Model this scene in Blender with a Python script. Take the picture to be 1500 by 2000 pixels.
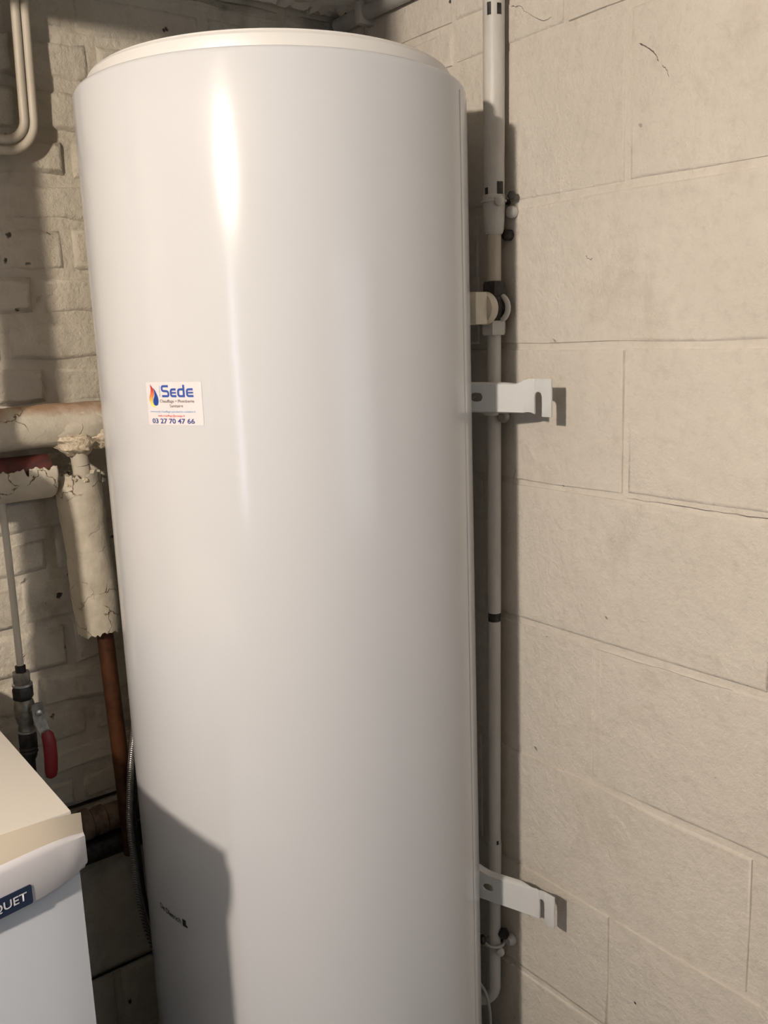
import bpy, bmesh, math, random
from mathutils import Vector, Matrix, noise
from mathutils.geometry import tessellate_polygon

random.seed(7)
PI = math.pi
SC = bpy.context.scene
COL = SC.collection
for o in list(bpy.data.objects):
    bpy.data.objects.remove(o)

# ------------------------------------------------------------------ camera
cam_d = bpy.data.cameras.new('camera')
cam = bpy.data.objects.new('camera', cam_d)
COL.objects.link(cam)
cam_d.sensor_fit = 'VERTICAL'
cam_d.sensor_height = 36.0
cam_d.sensor_width = 27.0
cam_d.lens = 1781.5 / 2000 * 36
cam_d.clip_start = 0.01
cr = Vector((0.79175788, -0.60983576, -0.03492563))
cu = Vector((0.1451885, 0.13234566, 0.98051258))
cf = Vector((0.59332938, 0.78139937, -0.19332686))
M = Matrix((cr, cu, -cf)).transposed().to_4x4()
M.translation = Vector((0, 0, 1.2))
cam.matrix_world = M
SC.camera = cam

# ------------------------------------------------------------------ world, exposure
W = bpy.data.worlds.new('world')
SC.world = W
W.use_nodes = True
W.node_tree.nodes['Background'].inputs[0].default_value = (0.75, 0.85, 1.0, 1)
W.node_tree.nodes['Background'].inputs[1].default_value = 0.05
SC.view_settings.view_transform = 'Standard'
SC.view_settings.look = 'None'
SC.view_settings.gamma = 1.0
SC.view_settings.use_curve_mapping = False
SC.view_settings.exposure = 0.35

# daylight falling in through the glazed opening of the front wall
BULB_STRENGTH = 2480.0
BULB_COLOR = (1.0, 0.87, 0.745)
DAY_POWER = 8.0
DAY_COLOR = (0.74, 0.86, 1.0)
SLIT_POWER = 4.2

def area(name, loc, target, sx, sy, power, color):
    d = bpy.data.lights.new(name, 'AREA')
    d.shape = 'RECTANGLE'; d.size = sx; d.size_y = sy; d.energy = power; d.color = color
    o = bpy.data.objects.new(name, d)
    COL.objects.link(o)
    o.location = loc
    o.rotation_euler = (Vector(target) - Vector(loc)).to_track_quat('-Z', 'Y').to_euler()
    return o
area('daylight', (1.0, -2.52, 0.92), (1.0, 0, 0.80), 1.35, 1.35, DAY_POWER, DAY_COLOR)
area('streak_light', (-2.13, -0.53, 0.98), (0.5, 0.93, 0.98), 0.03, 1.1, SLIT_POWER, (0.62, 0.78, 1.0))  # unseen slit of light, added for the bluish streak on the tank

# ------------------------------------------------------------------ materials
def nodes_of(name):
    m = bpy.data.materials.new(name)
    m.use_nodes = True
    nt = m.node_tree
    b = nt.nodes['Principled BSDF']
    return m, nt, b

def N(nt, t, **kw):
    n = nt.nodes.new(t)
    for k, v in kw.items():
        setattr(n, k, v)
    return n

def pos(nt):
    return N(nt, 'ShaderNodeNewGeometry').outputs['Position']

def noise_tex(nt, scale, detail=4, rough=0.55, vec=None, dist=0.0):
    n = N(nt, 'ShaderNodeTexNoise')
    n.inputs['Scale'].default_value = scale
    n.inputs['Detail'].default_value = detail
    n.inputs['Roughness'].default_value = rough
    n.inputs['Distortion'].default_value = dist
    nt.links.new(vec if vec is not None else pos(nt), n.inputs['Vector'])
    return n.outputs['Fac']

def ramp(nt, fac, stops, interp='LINEAR'):
    r = N(nt, 'ShaderNodeValToRGB')
    r.color_ramp.interpolation = interp
    e = r.color_ramp.elements
    while len(e) < len(stops):
        e.new(0.5)
    for el, (p, c) in zip(e, stops):
        el.position = p
        el.color = (*c, 1) if len(c) == 3 else c
    nt.links.new(fac, r.inputs['Fac'])
    return r.outputs['Color']

def mix(nt, fac, a, b, mode='MIX'):
    n = N(nt, 'ShaderNodeMix', data_type='RGBA', blend_type=mode)
    if isinstance(fac, float):
        n.inputs[0].default_value = fac
    else:
        nt.links.new(fac, n.inputs[0])
    for s, v in ((6, a), (7, b)):
        if isinstance(v, tuple):
            n.inputs[s].default_value = (*v, 1)
        else:
            nt.links.new(v, n.inputs[s])
    return n.outputs[2]

def bump(nt, b, h, strength, dist):
    n = N(nt, 'ShaderNodeBump')
    n.inputs['Strength'].default_value = strength
    n.inputs['Distance'].default_value = dist
    nt.links.new(h, n.inputs['Height'])
    nt.links.new(n.outputs['Normal'], b.inputs['Normal'])

def plain(name, col, rough=0.5, metal=0.0, spec=0.5, coat=0.0):
    m, nt, b = nodes_of(name)
    b.inputs['Base Color'].default_value = (*col, 1)
    b.inputs['Roughness'].default_value = rough
    b.inputs['Metallic'].default_value = metal
    b.inputs['Specular IOR Level'].default_value = spec
    b.inputs['Coat Weight'].default_value = coat
    return m

def grained(name, col, col2, scale=60, rough=0.5, metal=0.0, bs=0.15, bd=0.001):
    m, nt, b = nodes_of(name)
    f = noise_tex(nt, scale, 5)
    nt.links.new(ramp(nt, f, [(0.35, col), (0.68, col2)]), b.inputs['Base Color'])
    b.inputs['Roughness'].default_value = rough
    b.inputs['Metallic'].default_value = metal
    if bs:
        bump(nt, b, f, bs, bd)
    return m

def wall_mat(name, light, mid, dirt, speck_scale=16, speck=0.05, dirt_lo=0.60, bump_s=0.5, bump_d=0.006):
    """thick matt paint over masonry: mottled colour, grime patches, sparse pits, orange-peel relief"""
    m, nt, b = nodes_of(name)
    p = pos(nt)
    f1 = noise_tex(nt, 3.2, 5, 0.6, p)
    c = ramp(nt, f1, [(0.32, mid), (0.62, light)])
    f2 = noise_tex(nt, 6.5, 8, 0.7, p, 0.6)
    fg = noise_tex(nt, 55, 7, 0.7, p)
    c = mix(nt, 1.0, c, ramp(nt, fg, [(0.26, (0.89, 0.885, 0.87)), (0.48, (1, 1, 1)), (0.74, (1.03, 1.03, 1.03))]), 'MULTIPLY')
    g = ramp(nt, f2, [(dirt_lo, (0, 0, 0)), (dirt_lo + 0.18, (0.55, 0.55, 0.55))])
    c = mix(nt, g, c, dirt)
    v = N(nt, 'ShaderNodeTexVoronoi', feature='F1')
    v.inputs['Scale'].default_value = speck_scale
    wob = noise_tex(nt, 45, 3, 0.6, p)
    wv = N(nt, 'ShaderNodeVectorMath', operation='MULTIPLY_ADD')
    nt.links.new(wob, wv.inputs[0])
    wv.inputs[1].default_value = (0.03, 0.03, 0.03)
    nt.links.new(p, wv.inputs[2])
    nt.links.new(wv.outputs[0], v.inputs['Vector'])
    s = ramp(nt, v.outputs['Distance'], [(speck * 0.6, (1, 1, 1)), (speck, (0, 0, 0))])
    # only some of the cells hold a pit
    keep = ramp(nt, noise_tex(nt, 5, 2, 0.5, p), [(0.46, (0, 0, 0)), (0.54, (1, 1, 1))])
    s = mix(nt, 1.0, s, keep, 'MULTIPLY')
    c = mix(nt, s, c, (0.07, 0.055, 0.045))
    nt.links.new(c, b.inputs['Base Color'])
    b.inputs['Roughness'].default_value = 0.62
    b.inputs['Specular IOR Level'].default_value = 0.25
    h1 = noise_tex(nt, 24, 8, 0.68, p)
    h2 = noise_tex(nt, 140, 4, 0.6, p)
    ad = N(nt, 'ShaderNodeMath', operation='MULTIPLY_ADD')
    nt.links.new(h2, ad.inputs[0]); ad.inputs[1].default_value = 0.10
    nt.links.new(h1, ad.inputs[2])
    ad2 = N(nt, 'ShaderNodeMath', operation='MULTIPLY_ADD')
    nt.links.new(s, ad2.inputs[0]); ad2.inputs[1].default_value = -0.5
    nt.links.new(ad.outputs[0], ad2.inputs[2])
    bump(nt, b, ad2.outputs[0], bump_s, bump_d)
    return m

MAT = {}
MAT['wall_r'] = wall_mat('cream_block_paint', (0.624, 0.580, 0.511), (0.572, 0.530, 0.464), (0.451, 0.404, 0.329), 17, 0.045, 0.57, 0.8, 0.008)
MAT['wall_b'] = wall_mat('old_brick_paint', (0.540, 0.495, 0.410), (0.440, 0.400, 0.325), (0.220, 0.185, 0.140), 26, 0.13, 0.52, 0.9, 0.0095)
MAT['ceil'] = wall_mat('ceiling_paint', (0.86, 0.84, 0.80), (0.78, 0.75, 0.71), (0.36, 0.21, 0.15), 14, 0.12, 0.52, 0.9)
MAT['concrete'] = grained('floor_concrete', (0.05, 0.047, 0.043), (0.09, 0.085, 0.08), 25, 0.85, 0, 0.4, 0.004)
MAT['room'] = grained('bare_dark_masonry', (0.07, 0.06, 0.05), (0.12, 0.10, 0.08), 9, 0.8, 0, 0.2, 0.003)
MAT['tank'] = plain('white_enamel', (0.544, 0.553, 0.566), 0.155, 0, 0.36)
MAT['cap'] = plain('white_plastic_cap', (0.637, 0.628, 0.602), 0.38)
MAT['bracket'] = plain('white_painted_steel', (0.566, 0.575, 0.566), 0.3)
MAT['sticker'] = plain('sticker_paper', (0.655, 0.619, 0.628), 0.45)
MAT['ink_blue'] = plain('ink_blue', (0.025, 0.075, 0.33), 0.5)
MAT['ink_drop'] = plain('ink_drop_blue', (0.006, 0.05, 0.27), 0.5)
MAT['ink_sky'] = plain('ink_pale_blue', (0.22, 0.42, 0.72), 0.5)
MAT['ink_red'] = plain('ink_red', (0.72, 0.10, 0.10), 0.5)
MAT['ink_grey'] = plain('ink_brown_grey', (0.13, 0.10, 0.09), 0.5)
MAT['ink_navy'] = plain('ink_navy', (0.04, 0.06, 0.24), 0.5)
MAT['ink_black'] = plain('ink_black', (0.008, 0.008, 0.008), 0.5)
MAT['boiler_front'] = plain('boiler_white_lacquer', (0.637, 0.673, 0.726), 0.35)
MAT['boiler_top'] = plain('boiler_cream_lid', (0.549, 0.522, 0.469), 0.42)
MAT['boiler_fascia'] = plain('boiler_grey_plastic', (0.584, 0.575, 0.593), 0.42)
MAT['boiler_strip'] = plain('boiler_beige_edge', (0.407, 0.363, 0.292), 0.45)
MAT['badge'] = plain('badge_navy', (0.018, 0.028, 0.06), 0.35)
MAT['badge_text'] = plain('badge_silver', (0.62, 0.64, 0.68), 0.35)
MAT['copper_old'] = grained('tarnished_copper', (0.050, 0.018, 0.007), (0.100, 0.037, 0.014), 40, 0.45, 0.35, 0.1)
MAT['iron_red'] = grained('red_oxide_iron', (0.045, 0.012, 0.010), (0.11, 0.022, 0.016), 60, 0.75, 0, 0.5, 0.002)
MAT['rust'] = grained('brown_painted_iron', (0.10, 0.065, 0.045), (0.19, 0.13, 0.09), 70, 0.7, 0, 0.4, 0.002)
MAT['black'] = grained('blackened_iron', (0.012, 0.011, 0.010), (0.05, 0.042, 0.036), 120, 0.5, 0.3, 0.3)
MAT['brass_grey'] = grained('dull_nickel_brass', (0.15, 0.14, 0.12), (0.30, 0.28, 0.24), 90, 0.42, 0.6, 0.15)
MAT['lever_red'] = plain('red_vinyl', (0.20, 0.010, 0.014), 0.42)
MAT['knob'] = grained('yellowed_plastic', (0.531, 0.487, 0.389), (0.602, 0.558, 0.460), 50, 0.4, 0, 0.05)
MAT['steel'] = plain('steel', (0.55, 0.55, 0.55), 0.3, 1.0)
MAT['cable'] = plain('grey_cable_sheath', (0.32, 0.31, 0.29), 0.5)
MAT['black_rubber'] = plain('black_rubber', (0.02, 0.02, 0.02), 0.5)
MAT['lamp_white'] = plain('white_ceramic', (0.8, 0.8, 0.78), 0.3)
MAT['wood'] = grained('door_wood', (0.18, 0.10, 0.05), (0.28, 0.17, 0.09), 14, 0.6, 0, 0.2)
MAT['wood_joist'] = grained('joist_wood', (0.20, 0.15, 0.11), (0.30, 0.24, 0.18), 18, 0.8, 0, 0.3)

def pipe_paint(name, base, low, chips=0.62, under=(0.035, 0.026, 0.022)):
    m, nt, b = nodes_of(name)
    p = pos(nt)
    st = N(nt, 'ShaderNodeMapping'); st.inputs['Scale'].default_value = (1, 1, 0.35)
    nt.links.new(p, st.inputs['Vector'])
    f = noise_tex(nt, 30, 5, 0.6, st.outputs[0])
    c = ramp(nt, f, [(0.3, low), (0.6, base)])
    g = noise_tex(nt, 75, 6, 0.65, p)
    k = ramp(nt, g, [(chips, (0, 0, 0)), (chips + 0.02, (1, 1, 1))])
    c = mix(nt, k, c, under)
    nt.links.new(c, b.inputs['Base Color'])
    b.inputs['Roughness'].default_value = 0.45
    bump(nt, b, noise_tex(nt, 90, 4, 0.6, p), 0.25, 0.002)
    return m
MAT['pipe_white'] = pipe_paint('white_pipe_paint', (0.531, 0.518, 0.482), (0.443, 0.425, 0.389), 0.735)
MAT['pipe_cream'] = pipe_paint('cream_pipe_paint', (0.478, 0.438, 0.358), (0.407, 0.367, 0.296), 0.75)
MAT['conduit'] = pipe_paint('grey_conduit_paint', (0.443, 0.434, 0.416), (0.336, 0.327, 0.319), 0.72)

def plaster_lagging():
    m, nt, b = nodes_of('painted_plaster_lagging')
    p = pos(nt)
    f = noise_tex(nt, 22, 6, 0.65, p)
    c = ramp(nt, f, [(0.3, (0.37, 0.335, 0.265)), (0.62, (0.48, 0.44, 0.36))])
    # hairline cracks
    v = N(nt, 'ShaderNodeTexVoronoi', feature='DISTANCE_TO_EDGE')
    v.inputs['Scale'].default_value = 21
    wv = N(nt, 'ShaderNodeVectorMath', operation='MULTIPLY_ADD')
    nz = N(nt, 'ShaderNodeTexNoise'); nz.inputs['Scale'].default_value = 38; nz.inputs['Detail'].default_value = 5
    nt.links.new(p, nz.inputs['Vector'])
    nt.links.new(nz.outputs['Color'], wv.inputs[0])
    wv.inputs[1].default_value = (0.035, 0.035, 0.035)
    nt.links.new(p, wv.inputs[2])
    nt.links.new(wv.outputs[0], v.inputs['Vector'])
    k = ramp(nt, v.outputs['Distance'], [(0.004, (1, 1, 1)), (0.016, (0, 0, 0))])
    keep = ramp(nt, noise_tex(nt, 14, 3, 0.5, p), [(0.47, (0, 0, 0)), (0.52, (1, 1, 1))])
    k = mix(nt, 1.0, k, keep, 'MULTIPLY')
    c = mix(nt, k, c, (0.10, 0.065, 0.04))
    nt.links.new(c, b.inputs['Base Color'])
    b.inputs['Roughness'].default_value = 0.75
    b.inputs['Specular IOR Level'].default_value = 0.2
    h = N(nt, 'ShaderNodeMath', operation='MULTIPLY_ADD')
    nt.links.new(k, h.inputs[0]); h.inputs[1].default_value = -0.7
    nt.links.new(noise_tex(nt, 120, 5, 0.6, p), h.inputs[2])
    bump(nt, b, h.outputs[0], 0.5, 0.003)
    return m, nt, b, c
MAT['lagging'] = plaster_lagging()[0]
# the upper pipe has an orange-brown stain along its crown (paint worn off the lagging)
m_, nt_, b_, c_ = plaster_lagging()
m_.name = 'stained_plaster_lagging'
sx_ = N(nt_, 'ShaderNodeSeparateXYZ'); nt_.links.new(pos(nt_), sx_.inputs[0])
ad_ = N(nt_, 'ShaderNodeMath', operation='MULTIPLY_ADD')
nt_.links.new(noise_tex(nt_, 26, 5), ad_.inputs[0]); ad_.inputs[1].default_value = 0.05
nt_.links.new(sx_.outputs['Z'], ad_.inputs[2])
st_ = ramp(nt_, ad_.outputs[0], [(0.0, (0, 0, 0)), (1.0, (1, 1, 1))])
mr_ = N(nt_, 'ShaderNodeMapRange')
mr_.inputs['From Min'].default_value = 1.124; mr_.inputs['From Max'].default_value = 1.142; mr_.inputs['To Max'].default_value = 0.8
nt_.links.new(ad_.outputs[0], mr_.inputs['Value'])
nt_.links.new(mix(nt_, mr_.outputs[0], c_, (0.25, 0.13, 0.062)), b_.inputs['Base Color'])
MAT['lagging_stained'] = m_
MAT['crumbs'] = grained('crumbled_plaster', (0.36, 0.29, 0.20), (0.62, 0.55, 0.43), 190, 0.9, 0, 0.9, 0.004)

def braid():
    m, nt, b = nodes_of('braided_steel')
    w = N(nt, 'ShaderNodeTexWave'); w.inputs['Scale'].default_value = 160; w.inputs['Distortion'].default_value = 0.5
    w.bands_direction = 'DIAGONAL'
    nt.links.new(pos(nt), w.inputs['Vector'])
    nt.links.new(ramp(nt, w.outputs['Fac'], [(0.2, (0.20, 0.19, 0.18)), (0.8, (0.46, 0.44, 0.42))]), b.inputs['Base Color'])
    b.inputs['Metallic'].default_value = 0.8
    b.inputs['Roughness'].default_value = 0.35
    bump(nt, b, w.outputs['Fac'], 0.6, 0.001)
    return m
MAT['braid'] = braid()

def flame_mat():
    m, nt, b = nodes_of('flame_ink')
    sx = N(nt, 'ShaderNodeSeparateXYZ'); nt.links.new(pos(nt), sx.inputs[0])
    mr = N(nt, 'ShaderNodeMapRange')
    mr.inputs['From Min'].default_value = 1.1235; mr.inputs['From Max'].default_value = 1.1485
    nt.links.new(sx.outputs['Z'], mr.inputs['Value'])
    nt.links.new(ramp(nt, mr.outputs[0], [(0.0, (0.95, 0.80, 0.10)), (0.22, (0.90, 0.55, 0.12)), (0.5, (0.75, 0.20, 0.08)), (0.8, (0.45, 0.03, 0.03))]), b.inputs['Base Color'])
    return m
MAT['flame'] = flame_mat()

def emitter(name, col, s):
    m, nt, b = nodes_of(name)
    b.inputs['Emission Color'].default_value = (*col, 1)
    b.inputs['Emission Strength'].default_value = s
    b.inputs['Base Color'].default_value = (0, 0, 0, 1)
    return m

# ------------------------------------------------------------------ object helpers
def wloc(o):
    v = Vector((0, 0, 0))
    while o is not None:
        v += o.location
        o = o.parent
    return v

def put(name, bm, mat, parent=None, smooth=True, sub=0, angle=0.7):
    """link a bmesh given in room coordinates as one object whose origin is at its own centre"""
    bmesh.ops.recalc_face_normals(bm, faces=bm.faces[:])
    vs = [v.co for v in bm.verts]
    lo = Vector((min(v.x for v in vs), min(v.y for v in vs), min(v.z for v in vs)))
    hi = Vector((max(v.x for v in vs), max(v.y for v in vs), max(v.z for v in vs)))
    c = (lo + hi) / 2
    for v in bm.verts:
        v.co -= c
    if smooth:
        for f in bm.faces:
            f.smooth = True
        for e in bm.edges:
            if len(e.link_faces) == 2 and e.calc_face_angle(0) > angle:
                e.smooth = False
    me = bpy.data.meshes.new(name)
    bm.to_mesh(me); bm.free()
    me.materials.append(MAT[mat] if isinstance(mat, str) else mat)
    o = bpy.data.objects.new(name, me)
    COL.objects.link(o)
    if parent is not None:
        o.parent = parent
        o.location = c - wloc(parent)
    else:
        o.location = c
    if sub:
        s = o.modifiers.new('sub', 'SUBSURF'); s.levels = sub; s.render_levels = sub
    return o

def thing(name, label, cat, loc, group=None):
    o = bpy.data.objects.new(name, None)
    COL.objects.link(o)
    o.location = loc
    o.empty_display_size = 0.05
    o['label'] = label; o['category'] = cat
    if group:
        o['group'] = group
    return o

def tag(o, label, cat, group=None):
    o['label'] = label; o['category'] = cat
    if group:
        o['group'] = group
    return o

def struct(o):
    o['kind'] = 'structure'
    return o

def bx(bm, lo, hi, bev=0.0, seg=2):
    r = bmesh.ops.create_cube(bm, size=1.0)
    vs = r['verts']
    for v in vs:
        v.co = Vector([lo[i] + (v.co[i] + 0.5) * (hi[i] - lo[i]) for i in range(3)])
    if bev:
        es = list({e for v in vs for e in v.link_edges})
        bmesh.ops.bevel(bm, geom=es, offset=bev, segments=seg, affect='EDGES', profile=0.5)
    return bm

def box(lo, hi, bev=0.0, seg=2):
    return bx(bmesh.new(), lo, hi, bev, seg)

def frame(d):
    d = d.normalized()
    a = Vector((0, 0, 1)) if abs(d.z) < 0.9 else Vector((1, 0, 0))
    u = a.cross(d).normalized()
    return u, d.cross(u)

def tube(bm, pts, r, seg=20, caps=True, rfun=None, sweep=None):
    """round bar along a polyline (parallel transported rings); r number or list"""
    pts = [Vector(p) for p in pts]
    n = len(pts)
    rings = []
    u = None
    for i in range(n):
        d = (pts[min(i + 1, n - 1)] - pts[max(i - 1, 0)]).normalized()
        if u is None:
            u, w = frame(d)
        else:
            u = (u - d * u.dot(d)).normalized(); w = d.cross(u)
        rr = r[i] if isinstance(r, (list, tuple)) else r
        ring = []
        for k in range(seg):
            a = 2 * PI * k / seg
            q = rr if rfun is None else rfun(i, k, rr)
            ring.append(bm.verts.new(pts[i] + (u * math.cos(a) + w * math.sin(a)) * q))
        rings.append(ring)
    for i in range(n - 1):
        for k in range(seg):
            bm.faces.new((rings[i][k], rings[i][(k + 1) % seg], rings[i + 1][(k + 1) % seg], rings[i + 1][k]))
    if caps:
        bm.faces.new(rings[0][::-1]); bm.faces.new(rings[-1])
    return bm

def arc(p0, corner, p1, rad, n=8):
    """points that round a corner between p0 and p1"""
    p0, c, p1 = Vector(p0), Vector(corner), Vector(p1)
    a = (p0 - c).normalized(); b = (p1 - c).normalized()
    ang = a.angle(b); t = rad / math.tan(ang / 2)
    bis = (a + b).normalized(); ctr = c + bis * (rad / math.sin(ang / 2))
    s = c + a * t - ctr; e = c + b * t - ctr
    tot = s.angle(e)
    out = []
    for i in range(n + 1):
        f = i / n
        out.append(ctr + (s * math.sin((1 - f) * tot) + e * math.sin(f * tot)) / math.sin(tot))
    return out

def spline(pts, n=8):
    pts = [Vector(p) for p in pts]
    out = []
    for i in range(len(pts) - 1):
        p0 = pts[max(i - 1, 0)]; p1 = pts[i]; p2 = pts[i + 1]; p3 = pts[min(i + 2, len(pts) - 1)]
        for k in range(n):
            t = k / n
            out.append(0.5 * ((2 * p1) + (p2 - p0) * t + (2 * p0 - 5 * p1 + 4 * p2 - p3) * t * t + (3 * p1 - p0 - 3 * p2 + p3) * t ** 3))
    out.append(pts[-1])
    return out

def lathe(bm, o, axis, prof, seg=24):
    """prof: (distance along axis, radius)"""
    o = Vector(o); axis = Vector(axis).normalized()
    u, w = frame(axis)
    rings = []
    for (h, r) in prof:
        rings.append([bm.verts.new(o + axis * h + (u * math.cos(2 * PI * k / seg) + w * math.sin(2 * PI * k / seg)) * max(r, 1e-5)) for k in range(seg)])
    for a, b in zip(rings, rings[1:]):
        for k in range(seg):
            bm.faces.new((a[k], a[(k + 1) % seg], b[(k + 1) % seg], b[k]))
    bm.faces.new(rings[0][::-1]); bm.faces.new(rings[-1])
    return bm

def hexnut(bm, o, axis, h, r, rot=0.0):
    o = Vector(o); axis = Vector(axis).normalized(); u, w = frame(axis)
    def ring(t, q, s=6):
        return [bm.verts.new(o + axis * t + (u * math.cos(rot + 2 * PI * k / s) + w * math.sin(rot + 2 * PI * k / s)) * q) for k in range(s)]
    rs = [ring(0, r * 0.9), ring(h * 0.12, r), ring(h * 0.88, r), ring(h, r * 0.9)]
    for a, b in zip(rs, rs[1:]):
        for k in range(6):
            bm.faces.new((a[k], a[(k + 1) % 6], b[(k + 1) % 6], b[k]))
    bm.faces.new(rs[0][::-1]); bm.faces.new(rs[-1])
    return bm

def lerp(a, b, t):
    return a + (b - a) * min(max(t, 0), 1)
def sst(t):
    t = min(max(t, 0), 1)
    return t * t * (3 - 2 * t)

def nz(x, y, z, s=1.0, seed=0.0):
    return noise.noise(Vector((x * s + seed, y * s - seed * 0.7, z * s + seed * 1.3)))

# ------------------------------------------------------------------ room shell
CEIL = 1.735
FLOOR = -0.08
YB = 1.39     # back wall
XR = 1.0      # right wall
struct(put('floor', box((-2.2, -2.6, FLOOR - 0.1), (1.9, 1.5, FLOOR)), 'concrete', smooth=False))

def relief_plane(bm, o, eu, ev, lu, lv, nu, nv, amp, sc, nrm, seed=0):
    g = []
    for i in range(nu + 1):
        row = []
        for j in range(nv + 1):
            p = Vector(o) + Vector(eu) * (lu * i / nu) + Vector(ev) * (lv * j / nv)
            row.append(bm.verts.new(p + Vector(nrm) * amp * nz(p.x, p.y, p.z, sc, seed)))
        g.append(row)
    for i in range(nu):
        for j in range(nv):
            bm.faces.new((g[i][j], g[i + 1][j], g[i + 1][j + 1], g[i][j + 1]))
    return bm

struct(put('ceiling', box((-2.2, -2.6, CEIL), (1.9, 1.5, CEIL + 0.1)), 'ceil', smooth=False))
ceiling = bpy.data.objects['ceiling']
# flaked paint lip where the slab meets the two walls
def flakes(name, path, mat, w=0.035, seed=1.0, n=70):
    bm = bmesh.new()
    P = [Vector(p) for p in path]
    top, mid, low = [], [], []
    for i in range(n + 1):
        f = i / n * (len(P) - 1); k = min(int(f), len(P) - 2); p = P[k].lerp(P[k + 1], f - k)
        d = (P[k + 1] - P[k]).normalized(); inn = Vector((-d.y, d.x, 0))
        if inn.dot(Vector((0.3, 0.5, 1.7)) - p) < 0:
            inn = -inn
        a = w * (0.6 + 1.1 * abs(nz(i * 0.31, seed, 0)) + 0.5 * nz(i * 0.9, seed, 3))
        top.append(bm.verts.new((p.x, p.y, CEIL + 0.002)))
        mid.append(bm.verts.new((p.x + inn.x * a * 0.6, p.y + inn.y * a * 0.6, CEIL - 0.006 - 0.008 * abs(nz(i * 0.5, 4, seed)))))
        low.append(bm.verts.new((p.x + inn.x * a, p.y + inn.y * a, CEIL + 0.001)))
    for A, B in ((top, mid), (mid, low)):
        for i in range(n):
            bm.faces.new((A[i], A[i + 1], B[i + 1], B[i]))
    return put(name, bm, mat, ceiling)
flakes('peeling_paint', [(0.35, YB - 0.004, CEIL), (XR - 0.03, YB - 0.004, CEIL)], 'wall_r', 0.030, 2.2)
flakes('peeling_paint', [(XR - 0.004, YB - 0.02, CEIL), (XR - 0.004, 0.6, CEIL)], 'wall_r', 0.026, 5.1)

wall_back = struct(put('wall_back', box((-2.2, YB + 0.0045, FLOOR), (XR + 0.1, YB + 0.12, CEIL)), 'wall_b', smooth=False))
wall_right = struct(put('wall_right', box((XR + 0.0014, 0.36, FLOOR), (XR + 0.12, YB + 0.12, CEIL)), 'wall_r', smooth=False))
struct(put('wall_left', box((-2.2, -2.6, FLOOR), (-2.1, -0.57, CEIL)), 'room', smooth=False))
bm = box((-2.2, -0.49, FLOOR), (-2.1, 1.4, CEIL))
bx(bm, (-2.2, -0.57, 1.60), (-2.1, -0.49, CEIL))
struct(put('wall_left', bm, 'room', smooth=False))
bm = bmesh.new()
bx(bm, (-2.2, -2.6, FLOOR), (0.3, -2.5, CEIL)); bx(bm, (1.7, -2.6, FLOOR), (1.9, -2.5, CEIL))
bx(bm, (0.3, -2.6, FLOOR), (1.7, -2.5, 0.22)); bx(bm, (0.3, -2.6, 1.62), (1.7, -2.5, CEIL))
struct(put('wall_front', bm, 'room', smooth=False))
struct(put('wall_side', box((1.8, -2.6, FLOOR), (1.9, 0.46, CEIL)), 'room', smooth=False))
struct(put('wall_return', box((XR + 0.12, 0.36, FLOOR), (1.8, 0.46, CEIL)), 'room', smooth=False))
# the frame of the cellar window behind the viewer
bm = bmesh.new()
for lo, hi in (((0.3, -2.51, 0.22), (0.34, -2.46, 1.62)), ((1.66, -2.51, 0.22), (1.7, -2.46, 1.62)),
               ((0.34, -2.51, 0.22), (1.66, -2.46, 0.26)), ((0.34, -2.51, 1.58), (1.66, -2.46, 1.62))):
    bx(bm, lo, hi, 0.004)
struct(put('window_1', bm, 'wood', smooth=False))

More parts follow.
